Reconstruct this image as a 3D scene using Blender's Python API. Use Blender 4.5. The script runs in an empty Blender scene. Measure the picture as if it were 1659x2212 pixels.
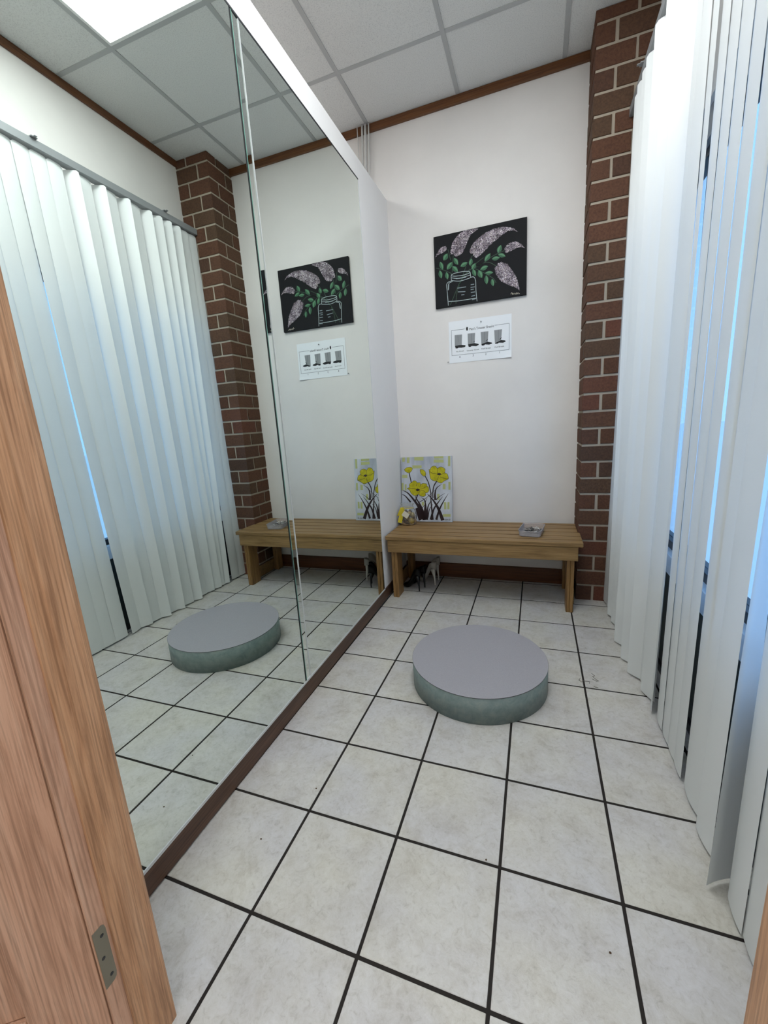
import bpy, bmesh, math, random
from mathutils import Vector, Matrix

# ------------------------------------------------------------------ set-up
T = 0.3048                      # one floor tile (joint to joint) in metres; plans below are in tiles
S = bpy.context.scene
COL = S.collection
random.seed(7)

# ------------------------------------------------------------------ camera
def cam_axes(yaw, pitch, roll):
    f = Vector((math.sin(yaw)*math.cos(pitch), math.cos(yaw)*math.cos(pitch), math.sin(pitch)))
    r = Vector((math.cos(yaw), -math.sin(yaw), 0)); u = r.cross(f)
    r2 = math.cos(roll)*r + math.sin(roll)*u; u2 = -math.sin(roll)*r + math.cos(roll)*u
    return r2, u2, f
cd = bpy.data.cameras.new('camera'); cam = bpy.data.objects.new('camera', cd); COL.objects.link(cam)
r_, u_, f_ = cam_axes(-0.358877, -0.208945, -0.064094)
m = Matrix((r_, u_, -f_)).transposed().to_4x4()
m.translation = Vector((2.26154, -1.13127, 4.05301))*T
cam.matrix_world = m
cd.sensor_fit = 'HORIZONTAL'; cd.sensor_width = 36.0; cd.lens = 36.0*890.381/1659.0
cd.clip_start = 0.02; cd.clip_end = 200
S.camera = cam

# ------------------------------------------------------------------ sky and exposure
w = bpy.data.worlds.new('sky'); S.world = w; w.use_nodes = True
bg = w.node_tree.nodes['Background']
SKY_STRENGTH = 0.85
bg.inputs[0].default_value = (0.30, 0.55, 1.0, 1); bg.inputs[1].default_value = SKY_STRENGTH
LAMP = 6.6                     # emission of the fluorescent diffusers
S.view_settings.view_transform = 'Standard'; S.view_settings.look = 'None'
S.view_settings.exposure = 0.95; S.view_settings.gamma = 1.0; S.view_settings.use_curve_mapping = False

S.cycles.max_bounces = 8; S.cycles.diffuse_bounces = 4; S.cycles.glossy_bounces = 4; S.cycles.transmission_bounces = 4; S.cycles.transparent_max_bounces = 8
S.cycles.caustics_reflective = True; S.cycles.caustics_refractive = False

# ------------------------------------------------------------------ materials
def srgb(r, g, b):
    return tuple(((c/255)/12.92 if c/255 <= 0.04045 else ((c/255+0.055)/1.055)**2.4) for c in (r, g, b)) + (1,)
class NT:
    def __init__(s, name):
        s.m = bpy.data.materials.new(name); s.m.use_nodes = True; s.t = s.m.node_tree
        s.b = s.t.nodes['Principled BSDF']; s.out = s.t.nodes['Material Output']
    def n(s, typ, **kw):
        n = s.t.nodes.new(typ)
        for k, v in kw.items():
            if k.startswith('i_'):
                key = k[2:].replace('_', ' ')
                n.inputs[int(key) if key.isdigit() else key].default_value = v
            else: setattr(n, k, v)
        return n
    def l(s, a, b): s.t.links.new(a, b)
    def coords(s, scale=(1, 1, 1), rnd=0.0):
        tc = s.n('ShaderNodeTexCoord'); mp = s.n('ShaderNodeMapping'); mp.inputs['Scale'].default_value = scale
        s.l(tc.outputs['Object'], mp.inputs['Vector'])
        if rnd:
            oi = s.n('ShaderNodeObjectInfo'); mu = s.n('ShaderNodeMath', operation='MULTIPLY'); mu.inputs[1].default_value = rnd
            s.l(oi.outputs['Random'], mu.inputs[0]); cb = s.n('ShaderNodeCombineXYZ')
            for k in range(3): s.l(mu.outputs[0], cb.inputs[k])
            s.l(cb.outputs[0], mp.inputs['Location'])
        return mp.outputs[0]
    def noise(s, vec, scale, detail=4, rough=0.55, dist=0.0):
        n = s.n('ShaderNodeTexNoise'); n.inputs['Scale'].default_value = scale; n.inputs['Detail'].default_value = detail
        n.inputs['Roughness'].default_value = rough; n.inputs['Distortion'].default_value = dist
        s.l(vec, n.inputs['Vector']); return n.outputs['Fac']
    def ramp(s, fac, stops):
        r = s.n('ShaderNodeValToRGB'); e = r.color_ramp.elements
        while len(e) < len(stops): e.new(0.5)
        for k, (p, c) in enumerate(stops): e[k].position = p; e[k].color = c
        s.l(fac, r.inputs[0]); return r.outputs[0]
    def mix(s, fac, a, b, mode='MIX'):
        n = s.n('ShaderNodeMix', data_type='RGBA', blend_type=mode)
        for sock, v in ((n.inputs[0], fac), (n.inputs[6], a), (n.inputs[7], b)):
            if isinstance(v, bpy.types.NodeSocket): s.l(v, sock)
            else: sock.default_value = v
        return n.outputs[2]
    def bump(s, h, strength=0.2, dist=0.002):
        n = s.n('ShaderNodeBump'); n.inputs['Strength'].default_value = strength; n.inputs['Distance'].default_value = dist
        s.l(h, n.inputs['Height']); s.l(n.outputs[0], s.b.inputs['Normal'])
    def col(s, c):
        if isinstance(c, bpy.types.NodeSocket): s.l(c, s.b.inputs['Base Color'])
        else: s.b.inputs['Base Color'].default_value = c
    def rough(s, r, spec=None, metal=None):
        s.b.inputs['Roughness'].default_value = r
        if spec is not None: s.b.inputs['Specular IOR Level'].default_value = spec
        if metal is not None: s.b.inputs['Metallic'].default_value = metal
def plain(name, c, rough=0.6, spec=0.4, metal=0.0, bump=None):
    k = NT(name); k.col(c); k.rough(rough, spec, metal)
    if bump: k.bump(k.noise(k.coords(), bump[0], 3), bump[1], bump[2])
    return k.m
def paint(name, c, amt=0.04, rough=0.75):
    k = NT(name); v = k.coords()
    d = k.ramp(k.noise(v, 2.2, 5), [(0.3, (1-amt*2, 1-amt*2, 1-amt*2, 1)), (0.7, (1, 1, 1, 1))])
    k.col(k.mix(1.0, c, d, 'MULTIPLY')); k.rough(rough, 0.3); k.bump(k.noise(v, 260, 2), 0.12, 0.001); return k.m
def wood(name, dark, mid, light, axis, rough=0.45, fine=1.0, rnd=0.0):
    """grain runs along axis (0, 1 or 2)"""
    k = NT(name); sc = [1.0, 1.0, 1.0]; sc[axis] = 0.07
    v = k.coords(tuple(sc), rnd)
    a = k.noise(v, 44*fine, 6, 0.66, 0.7)
    sc2 = [1.0, 1.0, 1.0]; sc2[axis] = 0.02
    v2 = k.coords(tuple(sc2), rnd)
    b = k.noise(v2, 210*fine, 3, 0.6)
    c1 = k.ramp(a, [(0.26, dark), (0.5, mid), (0.78, light)])
    c2 = k.ramp(b, [(0.36, (0.66, 0.63, 0.60, 1)), (0.56, (1, 1, 1, 1))])
    k.col(k.mix(1.0, c1, c2, 'MULTIPLY')); k.rough(rough, 0.4); k.bump(b, 0.25, 0.0012); return k.m

M = {}
def mat_tile():
    k = NT('ceramic_tile'); v = k.coords((1, 1, 1), 37.0)
    a = k.noise(v, 12, 10, 0.72, 0.5); b = k.noise(v, 60, 8, 0.72, 0.8); c = k.noise(v, 3.5, 3, 0.5)
    base = k.ramp(a, [(0.30, srgb(182, 177, 169)), (0.46, srgb(199, 196, 191)), (0.60, srgb(206, 204, 201)), (0.78, srgb(194, 190, 183))])
    veins = k.ramp(b, [(0.28, srgb(190, 184, 175)), (0.46, srgb(243, 242, 239)), (0.62, (1, 1, 1, 1))])
    tint = k.ramp(c, [(0.35, srgb(248, 247, 252)), (0.65, srgb(255, 253, 247))])
    k.col(k.mix(1.0, k.mix(0.6, base, veins, 'MULTIPLY'), tint, 'MULTIPLY'))
    k.rough(0.36, 0.45); k.bump(k.noise(v, 34, 8, 0.68, 0.8), 0.28, 0.004); return k.m
def mat_brick():
    k = NT('brick_clay'); oi = k.n('ShaderNodeObjectInfo'); v = k.coords((1, 1, 1), 21.0)
    body = k.ramp(oi.outputs['Random'], [(0.0, srgb(92, 64, 50)), (0.3, srgb(100, 70, 56)), (0.6, srgb(90, 70, 56)), (0.85, srgb(108, 68, 55)), (1.0, srgb(78, 63, 53))])
    sp = k.ramp(k.noise(v, 90, 5, 0.7), [(0.35, (0.72, 0.7, 0.7, 1)), (0.6, (1.08, 1.05, 1.0, 1))])
    k.col(k.mix(1.0, body, sp, 'MULTIPLY')); k.rough(0.85, 0.2); k.bump(k.noise(v, 55, 6, 0.7), 0.5, 0.004); return k.m
def mat_bloom():
    k = NT('lilac_dabs'); v = k.coords((1, 1, 1))
    vo = k.n('ShaderNodeTexVoronoi'); vo.inputs['Scale'].default_value = 260; k.l(v, vo.inputs['Vector'])
    sep = k.n('ShaderNodeSeparateColor'); k.l(vo.outputs['Color'], sep.inputs[0])
    c = k.ramp(sep.outputs[0], [(0.0, srgb(30, 26, 32)), (0.25, srgb(92, 78, 94)), (0.45, srgb(146, 132, 146)), (0.62, srgb(188, 178, 186)), (0.8, srgb(120, 104, 98)), (1.0, srgb(236, 234, 236))])
    big = k.ramp(k.noise(v, 30, 3), [(0.36, (0.42, 0.38, 0.42, 1)), (0.62, (1.15, 1.12, 1.12, 1))])
    k.col(k.mix(1.0, c, big, 'MULTIPLY')); k.rough(0.5, 0.4); k.bump(sep.outputs[1], 0.5, 0.002); return k.m
def mat_mirror():
    k = NT('silvered_glass'); k.col((0.82, 0.885, 0.845, 1)); k.rough(0.0, 0.5, 1.0); return k.m
def mat_vane():
    k = NT('vinyl_vane'); k.col(srgb(238, 239, 238)); k.rough(0.40, 0.4)
    k.bump(k.noise(k.coords((1, 1, 0.05)), 300, 2), 0.05, 0.0005)
    tr = k.n('ShaderNodeBsdfTranslucent'); tr.inputs[0].default_value = srgb(222, 230, 232)
    mx = k.n('ShaderNodeMixShader'); mx.inputs[0].default_value = 0.15
    k.l(k.b.outputs[0], mx.inputs[1]); k.l(tr.outputs[0], mx.inputs[2]); k.l(mx.outputs[0], k.out.inputs[0]); return k.m
def mat_clear(name, tint, gloss=0.12, rough=0.05, body=0.0, bodycol=(1, 1, 1, 1)):
    k = NT(name); k.t.nodes.remove(k.b)
    tp = k.n('ShaderNodeBsdfTransparent'); tp.inputs[0].default_value = tint
    gl = k.n('ShaderNodeBsdfGlossy'); gl.inputs['Roughness'].default_value = rough
    lw = k.n('ShaderNodeLayerWeight'); lw.inputs[0].default_value = gloss
    mx = k.n('ShaderNodeMixShader'); k.l(lw.outputs['Fresnel'], mx.inputs[0]); k.l(tp.outputs[0], mx.inputs[1]); k.l(gl.outputs[0], mx.inputs[2])
    last = mx.outputs[0]
    if body:
        df = k.n('ShaderNodeBsdfDiffuse'); df.inputs[0].default_value = bodycol
        m2 = k.n('ShaderNodeMixShader'); m2.inputs[0].default_value = body; k.l(last, m2.inputs[1]); k.l(df.outputs[0], m2.inputs[2]); last = m2.outputs[0]
    k.l(last, k.out.inputs[0]); return k.m
def mat_emit(name, c, s):
    k = NT(name); k.col((0.9, 0.9, 0.9, 1)); k.b.inputs['Emission Color'].default_value = c; k.b.inputs['Emission Strength'].default_value = s; return k.m
def mat_panel():
    k = NT('ceiling_board'); v = k.coords((1, 1, 1), 11.0)
    a = k.noise(v, 190, 4, 0.75)
    k.col(k.ramp(a, [(0.32, srgb(196, 196, 196)), (0.5, srgb(224, 224, 222))])); k.rough(0.95, 0.1); k.bump(a, 0.5, 0.003); return k.m
def mat_platform_side():
    k = NT('mottled_green_laminate'); v = k.coords()
    a = k.noise(v, 24, 7, 0.7, 0.5)
    k.col(k.ramp(a, [(0.3, srgb(102, 118, 118)), (0.5, srgb(121, 135, 133)), (0.7, srgb(137, 147, 142))])); k.rough(0.5, 0.4); return k.m
def mat_platform_top():
    k = NT('lavender_grey_laminate'); a = k.noise(k.coords(), 420, 3, 0.8)
    k.col(k.ramp(a, [(0.3, srgb(146, 143, 149)), (0.7, srgb(166, 163, 169))])); k.rough(0.55, 0.35); return k.m

M['tile'] = mat_tile(); M['brick'] = mat_brick(); M['bloom'] = mat_bloom(); M['mirror'] = mat_mirror(); M['vane'] = mat_vane()
M['grout'] = plain('dark_grout', srgb(46, 42, 40), 0.9, 0.1); M['mortar'] = plain('mortar', srgb(176, 164, 148), 0.95, 0.1, bump=(180, 0.5, 0.003))
M['wall'] = paint('white_wall_paint', srgb(233, 228, 224)); M['part'] = paint('partition_paint', srgb(238, 236, 235), 0.015)
M['panel'] = mat_panel(); M['tee'] = plain('tee_bar_paint', srgb(176, 177, 177), 0.5)
M['trim'] = wood('dark_oak_trim', srgb(80, 48, 26), srgb(106, 66, 36), srgb(124, 82, 48), 0)
M['trimy'] = wood('dark_oak_trim_y', srgb(78, 47, 26), srgb(102, 64, 38), srgb(118, 78, 48), 1)
M['basey'] = wood('walnut_baseboard', srgb(62, 42, 32), srgb(86, 60, 46), srgb(106, 76, 58), 1)
M['basex'] = wood('walnut_baseboard_x', srgb(70, 40, 22), srgb(100, 58, 32), srgb(118, 70, 40), 0)
M['oak'] = wood('red_oak', srgb(176, 130, 102), srgb(210, 164, 136), srgb(228, 188, 162), 2)
M['oak2'] = wood('red_oak_stop', srgb(172, 126, 92), srgb(204, 156, 118), srgb(220, 176, 140), 2, fine=1.3)
M['bench'] = wood('cedar_plank', srgb(118, 90, 54), srgb(152, 120, 76), srgb(172, 138, 92), 0, rnd=9.0)
M['benchleg'] = wood('cedar_leg', srgb(106, 76, 44), srgb(146, 110, 66), srgb(166, 128, 82), 2, rnd=9.0)
M['black'] = plain('matt_black', srgb(14, 14, 15), 0.5); M['gap'] = plain('shadow_backing', srgb(24, 28, 28), 0.8)
M['edge'] = plain('green_glass_edge', srgb(120, 168, 152), 0.12, 0.6); M['alu'] = plain('grey_aluminium', srgb(150, 152, 154), 0.4, 0.5, 0.2)
M['steel'] = plain('brushed_steel', srgb(150, 146, 138), 0.35, 0.5, 0.9); M['chrome'] = plain('pale_channel', srgb(206, 208, 208), 0.35, 0.5, 0.0)
M['lamp'] = mat_emit('lit_diffuser', (0.93, 0.98, 1.0, 1), LAMP); M['white'] = plain('white_enamel', srgb(232, 232, 230), 0.4)
M['pside'] = mat_platform_side(); M['ptop'] = mat_platform_top(); M['pline'] = plain('platform_edge_band', srgb(70, 74, 76), 0.6)
M['canvas'] = plain('black_canvas', srgb(20, 20, 23), 0.75, 0.3, bump=(900, 0.2, 0.0005)); M['leafd'] = plain('leaf_paint', srgb(48, 96, 66), 0.55); M['leafl'] = plain('leaf_light_paint', srgb(86, 136, 98), 0.55)
M['stemg'] = plain('stem_paint', srgb(46, 72, 54), 0.6); M['jar'] = plain('jar_paint', srgb(176, 190, 190), 0.5); M['glint'] = plain('jar_glint_paint', srgb(132, 146, 150), 0.5); M['cream'] = plain('cream_paint', srgb(214, 208, 186), 0.5)
M['poppyg'] = (lambda k: (k.col(k.ramp(k.noise(k.coords((1, 1, 0.35)), 9, 4), [(0.35, srgb(168, 172, 182)), (0.55, srgb(196, 200, 208)), (0.7, srgb(212, 216, 222))])), k.rough(0.7, 0.3), k.m)[-1])(NT('grey_wash_canvas'))
M['patch'] = plain('lime_paint', srgb(182, 186, 124), 0.65); M['yellow'] = (lambda k: (k.col(k.ramp(k.noise(k.coords(), 34, 4), [(0.35, srgb(168, 160, 20)), (0.6, srgb(196, 186, 32))])), k.rough(0.5, 0.3), k.m)[-1])(NT('poppy_yellow'))
M['umber'] = plain('umber_paint', srgb(44, 28, 30), 0.55); M['paper'] = plain('white_paper', srgb(238, 240, 243), 0.8, 0.2); M['ink'] = plain('black_ink', srgb(34, 34, 36), 0.7); M['greyink'] = plain('grey_ink', srgb(146, 148, 150), 0.7); M['lineink'] = plain('line_ink', srgb(92, 98, 102), 0.7)
M['pane'] = mat_clear('window_glass', (0.93, 0.97, 0.98, 1), 0.03, 0.0); M['film'] = mat_clear('cellophane', (0.95, 0.95, 0.92, 1), 0.35, 0.12, 0.07, (0.9, 0.9, 0.86, 1))
M['tub'] = mat_clear('clear_plastic', (0.94, 0.93, 0.94, 1), 0.15, 0.15, 0.20, srgb(236, 232, 234)); M['bronze'] = plain('dark_bronze_frame', srgb(26, 28, 34), 0.4, 0.5); M['sillw'] = plain('sill_paint', srgb(222, 228, 234), 0.5)
M['spandrel'] = plain('dark_spandrel', srgb(44, 56, 58), 0.5); M['shoew'] = plain('white_leather', srgb(206, 200, 190), 0.4); M['shoeb'] = plain('black_leather', srgb(14, 13, 14), 0.3); M['insole'] = plain('insole_leather', srgb(60, 50, 46), 0.7)
M['cord'] = plain('white_cable_jacket', srgb(206, 204, 200), 0.5); M['asphalt'] = plain('pale_concrete', srgb(238, 238, 234), 0.9, bump=(60, 0.4, 0.01)); M['ribbon'] = plain('yellow_ribbon', srgb(206, 186, 40), 0.45); M['gold'] = plain('gilded_shell', srgb(150, 128, 66), 0.35, 0.5, 0.3); M['husk'] = plain('brown_husk', srgb(74, 52, 32), 0.8)
M['joint'] = plain('joint_shade', srgb(88, 62, 38), 0.9, 0.1); M['hinge'] = plain('olive_grey_hinge', srgb(128, 122, 106), 0.45, 0.5, 0.3)

# ------------------------------------------------------------------ builders (coordinates in tiles unless noted)
ORG = {}
def put(o, label=None, cat=None, group=None, kind=None):
    if label: o['label'] = label
    if cat: o['category'] = cat
    if group: o['group'] = group
    if kind: o['kind'] = kind
    return o
def thing(name, loc, label, cat, group=None, kind=None, rot=(0, 0, 0)):
    """an Empty at the thing's base (loc in tiles)"""
    o = bpy.data.objects.new(name, None); COL.objects.link(o); o.empty_display_size = 0.05
    o.location = Vector(loc)*T; o.rotation_euler = rot
    ORG[o] = Vector(loc)*T if not any(rot) else Vector((0, 0, 0))
    return put(o, label, cat, group, kind)
def link(name, me, parent=None):
    o = bpy.data.objects.new(name, me); COL.objects.link(o)
    if parent: o.parent = parent
    return o
def build(name, bm, mats, parent=None, smooth=False, org=None):
    """bm in metres, world axes (or the parent's own axes when that is turned)"""
    if parent is not None: o0 = ORG[parent]
    elif org is not None: o0 = Vector(org)*T
    else:
        xs = [v.co for v in bm.verts]
        o0 = Vector(((min(c.x for c in xs)+max(c.x for c in xs))/2, (min(c.y for c in xs)+max(c.y for c in xs))/2, min(c.z for c in xs)))
    for v in bm.verts: v.co -= o0
    bmesh.ops.recalc_face_normals(bm, faces=bm.faces)
    me = bpy.data.meshes.new(name); bm.to_mesh(me); bm.free()
    for mm in (mats if isinstance(mats, (list, tuple)) else [mats]): me.materials.append(mm)
    if smooth:
        for p in me.polygons: p.use_smooth = True
    o = link(name, me, parent)
    if parent is None: o.location = o0
    ORG[o] = o0
    return o
def bbox(bm, x0, x1, y0, y1, z0, z1, bev=0.0, seg=1, k=T):
    """a box in tiles (k=T) or metres (k=1)"""
    c = [Vector((x, y, z))*k for x in (x0, x1) for y in (y0, y1) for z in (z0, z1)]
    v = [bm.verts.new(p) for p in c]
    fs = [bm.faces.new([v[i] for i in f]) for f in ((0, 1, 3, 2), (4, 6, 7, 5), (0, 4, 5, 1), (2, 3, 7, 6), (0, 2, 6, 4), (1, 5, 7, 3))]
    if bev:
        es = list({e for f in fs for e in f.edges})
        bmesh.ops.bevel(bm, geom=es, offset=bev, segments=seg, affect='EDGES', profile=0.5)
def box(name, x0, x1, y0, y1, z0, z1, mat, parent=None, bev=0.0, seg=1, k=T):
    bm = bmesh.new(); bbox(bm, x0, x1, y0, y1, z0, z1, bev, seg, k); return build(name, bm, mat, parent)
def extrude_poly(bm, pts, axis, a, b):
    """closed outline pts (2-D, metres) swept along axis from a to b; axis 0: pts=(y,z), 1: (x,z), 2: (x,y)"""
    def P(p, t): return {0: (t, p[0], p[1]), 1: (p[0], t, p[1]), 2: (p[0], p[1], t)}[axis]
    A = [bm.verts.new(P(p, a)) for p in pts]; B = [bm.verts.new(P(p, b)) for p in pts]
    bm.faces.new(A); bm.faces.new(B[::-1])
    n = len(pts)
    for i in range(n): bm.faces.new((A[i], B[i], B[(i+1) % n], A[(i+1) % n]))
def tube(bm, pts, rad, n=8, cap=True):
    """round tube along pts (metres); rad a number or a list"""
    pts = [Vector(p) for p in pts]; R = rad if isinstance(rad, (list, tuple)) else [rad]*len(pts); rings = []
    for i, p in enumerate(pts):
        d = (pts[min(i+1, len(pts)-1)]-pts[max(i-1, 0)]).normalized()
        a = d.cross(Vector((0, 0, 1)) if abs(d.z) < 0.9 else Vector((1, 0, 0))).normalized(); b = d.cross(a)
        rings.append([bm.verts.new(p+R[i]*(math.cos(t*2*math.pi/n)*a+math.sin(t*2*math.pi/n)*b)) for t in range(n)])
    for q, s in zip(rings, rings[1:]):
        for t in range(n): bm.faces.new((q[t], q[(t+1) % n], s[(t+1) % n], s[t]))
    if cap: bm.faces.new(rings[0][::-1]); bm.faces.new(rings[-1])
def stroke(bm, pts, w0, w1, y, th=0.0004):
    """flat painted stroke on a plane of constant y: pts (x,z) metres, widths at both ends"""
    pts = [Vector((p[0], p[1])) for p in pts]
    if len(pts) > 2:                                  # round the corners a little
        q = []
        for i in range(len(pts)-1):
            a = pts[max(i-1, 0)]; b = pts[i]; c = pts[i+1]; d = pts[min(i+2, len(pts)-1)]
            for s in range(5):
                t = s/5; q.append(0.5*((2*b)+(c-a)*t+(2*a-5*b+4*c-d)*t*t+(3*b-a-3*c+d)*t**3))
        q.append(pts[-1]); pts = q
    n = len(pts); L, Rr = [], []
    for i, p in enumerate(pts):
        d = (pts[min(i+1, n-1)]-pts[max(i-1, 0)])
        d = d.normalized() if d.length > 1e-9 else Vector((1, 0))
        nn = Vector((-d.y, d.x)); wd = (w0+(w1-w0)*i/max(n-1, 1))/2
        L.append(p+nn*wd); Rr.append(p-nn*wd)
    f = [[bm.verts.new((p.x, yy, p.y)) for p in side] for side in (L, Rr) for yy in (y, y+th)]
    for i in range(n-1):
        bm.faces.new((f[0][i], f[0][i+1], f[2][i+1], f[2][i])); bm.faces.new((f[0][i+1], f[0][i], f[1][i], f[1][i+1])); bm.faces.new((f[2][i], f[2][i+1], f[3][i+1], f[3][i]))
    bm.faces.new((f[0][0], f[2][0], f[3][0], f[1][0])); bm.faces.new((f[2][-1], f[0][-1], f[1][-1], f[3][-1]))
def mm(pts): return [(p[0]/1000, p[1]/1000) for p in pts]

# ------------------------------------------------------------------ painted shapes (mm from each picture's lower corner)
LILAC_BLOOMS = [[(116,352),(117,327),(133,326),(147,311),(170,311),(197,324),(220,365),(239,402),(257,426),(306,449),(266,453),(204,453),(168,436),(140,409),(123,379)],[(244,328),(248,311),(268,303),(272,286),(290,277),(321,291),(352,316),(395,348),(447,377),(489,397),(522,394),(551,380),(530,404),(497,418),(455,427),(405,427),(353,416),(305,393),(265,365)],[(7,321),(15,345),(33,367),(57,385),(82,385),(90,373),(84,358),(55,346),(27,339)],[(468,298),(472,278),(485,271),(518,281),(547,286),(568,290),(595,278),(572,306),(551,324),(522,328),(493,323)],[(406,193),(411,164),(426,133),(450,104),(493,77),(531,58),(565,31),(557,71),(544,113),(518,162),(489,203),(450,222),(425,218),(420,203)]]
LILAC_LEAVES = [((66,300),(95,338),19),((41,296),(59,243),15),((87,239),(125,280),18),((137,303),(164,255),15),((125,253),(162,212),16),((36,243),(47,189),15),((82,224),(90,176),14),((180,242),(229,259),16),((244,237),(257,278),15),((257,210),(282,245),17),((263,212),(280,164),14),((300,198),(323,147),18),((312,199),(364,213),16),((343,173),(397,168),13),((350,159),(354,102),15),((388,131),(396,84),13),((342,245),(380,287),17),((388,251),(440,250),14),((429,272),(476,251),14),((428,279),(448,324),17)]
LILAC_STEMS = [[(98,363),(114,294)],[(133,320),(130,291)],[(264,296),(241,263),(258,219)],[(468,287),(395,268),(338,238),(280,219)],[(416,204),(377,231),(342,237),(289,222)],[(334,269),(285,243),(258,219)],[(280,211),(337,176),(394,134),(415,102)],[(10,262),(70,237),(121,207)],[(130,291),(123,217)],[(258,219),(198,171),(155,93),(143,13)],[(244,217),(179,153),(121,43),(103,11)],[(218,238),(203,203),(179,149),(169,121)]]
JAR_LINES = [[(244,196),(242,193),(235,190),(225,188),(212,186),(197,185),(180,185),(164,186),(148,187),(135,189),(124,192),(118,195),(116,198),(118,201),(125,203),(135,206),(149,207),(164,208),(181,208),(197,208),(213,206),(226,204),(236,202),(242,199),(244,196)],[(115,195),(116,170),(124,161)],[(245,194),(248,165)],[(115,182),(171,170),(245,178)],[(116,165),(175,152),(247,161)],[(117,163),(94,158),(82,143),(84,104),(88,48),(90,8)],[(124,158),(100,151),(93,133),(92,107)],[(247,163),(268,162),(280,138),(282,73),(288,7)],[(92,35),(167,28),(286,28)]]
JAR_GLINTS = [[(247,117),(270,117)],[(246,100),(274,100)],[(246,87),(267,86)],[(247,68),(275,68)],[(250,44),(275,46)],[(254,22),(279,24)],[(155,110),(215,109)],[(159,86),(210,80)],[(182,63),(203,62)],[(148,171),(216,168)],[(98,145),(95,111)]]
LILAC_SIGN = [[(509,17),(516,27),(519,13),(523,21),(529,13),(536,20),(539,12)],[(542,10),(548,22),(549,11),(556,19),(561,10),(566,14)]]
POPPY_PATCHES = [[(3,510),(25,509),(24,473),(2,474)],[(42,508),(63,508),(62,462),(41,463)],[(102,508),(176,506),(175,478),(101,481)],[(85,444),(160,442),(159,418),(85,419)],[(260,510),(332,508),(332,489),(260,492)],[(257,484),(333,482),(333,458),(256,460)],[(367,507),(385,507),(384,430),(366,430)],[(-1,372),(42,371),(42,345),(-2,346)],[(-9,306),(10,306),(8,249),(-11,249)],[(20,296),(34,296),(33,246),(19,246)],[(324,296),(346,296),(345,254),(324,254)],[(368,311),(384,311),(384,251),(368,251)],[(279,219),(299,219),(298,174),(279,174)],[(332,154),(350,154),(350,99),(332,99)],[(359,154),(375,155),(374,100),(358,100)],[(323,62),(382,63),(382,42),(323,41)],[(156,157),(175,157),(174,127),(155,127)]]
POPPY_FLOWERS = [[(40,266),(57,271),(58,295),(79,312),(93,323),(110,321),(123,308),(144,308),(150,294),(167,301),(197,297),(200,281),(212,273),(215,245),(203,230),(186,224),(189,209),(172,198),(145,203),(132,216),(111,206),(90,209),(70,226),(57,251),(42,259)],[(218,410),(229,406),(231,419),(249,433),(269,433),(285,415),(302,425),(324,423),(344,407),(342,382),(359,372),(367,353),(369,335),(356,327),(336,318),(313,302),(290,309),(277,316),(251,322),(231,336),(223,368)],[(18,414),(30,421),(40,427),(61,430),(76,428),(85,416),(77,400),(63,387),(46,387),(26,398)],[(149,411),(169,408),(186,394),(192,375),(187,359),(172,359),(153,379),(147,398)]]
POPPY_HEARTS = [[(139,250),(143,245),(132,244),(125,239),(118,244),(108,245),(112,251),(109,256),(119,257),(126,262),(133,257),(143,256)],[(311,371),(314,366),(304,365),(298,360),(291,365),(281,366),(284,372),(281,377),(291,378),(298,382),(304,378),(314,376)]]
POPPY_VEINS = [[(54,266),(78,262),(109,259)],[(123,308),(112,278)],[(150,294),(143,278)],[(200,281),(180,268),(146,255)],[(132,216),(139,236),(153,244),(176,242),(189,226)],[(222,394),(248,377),(278,373)],[(285,415),(286,380)],[(342,382),(314,366)],[(277,316),(294,354)],[(369,335),(343,337),(304,350)]]
POPPY_BLADES = [([(57,386),(66,345),(75,303)],[7.5,7.5]),([(187,357),(211,310),(223,261),(231,219),(229,180)],[6.8,8.2]),([(277,316),(254,277),(246,229),(246,186)],[8.2,8.2]),([(125,213),(110,180),(106,153)],[8.2,8.8]),([(-2,249),(43,226),(96,166),(136,107),(175,15)],[1.4,30.6]),([(-12,216),(21,203),(65,153)],[1.4,13.6]),([(102,203),(124,163),(150,114),(186,15)],[2.7,23.8]),([(201,219),(245,173),(287,105),(321,13)],[2.7,28.9]),([(318,294),(276,264),(263,219),(265,170)],[1.4,18.7]),([(367,222),(331,164),(297,99),(270,17)],[1.4,18.7]),([(323,198),(288,154),(251,98),(226,16)],[1.4,18.7]),([(341,224),(295,196),(272,174)],[1.4,7.5]),([(152,191),(178,170),(187,114),(186,15)],[2.0,18.7]),([(199,186),(185,154),(177,81),(172,15)],[2.0,15.3]),([(232,167),(204,114),(196,15)],[2.7,17.0]),([(266,251),(195,190),(130,150)],[2.0,5.4]),([(229,180),(234,115),(243,16)],[8.2,13.6]),([(178,131),(157,104),(149,61)],[2.0,10.2]),([(245,138),(217,98),(203,32)],[2.0,10.2]),([(112,107),(129,61),(148,14)],[20.4,40.8])]
POPPY_SIGN = [[(338,14),(342,23),(346,14),(351,22),(355,15),(359,21),(365,15)],[(368,14),(372,25),(375,15),(380,22)]]
CHART_FRAME = [[(114,220),(19,221),(18,52),(413,48),(414,217),(318,217)]]
CHART_LEGS = [[(41,188),(94,186),(90,116),(41,120)],[(133,187),(185,185),(181,118),(134,115)],[(224,186),(276,184),(271,116),(227,108)],[(315,186),(367,185),(361,116),(319,103)]]
CHART_CREASES = [[(64,186),(65,140)],[(159,185),(159,122)],[(250,184),(250,116)],[(343,184),(342,112)]]
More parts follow.
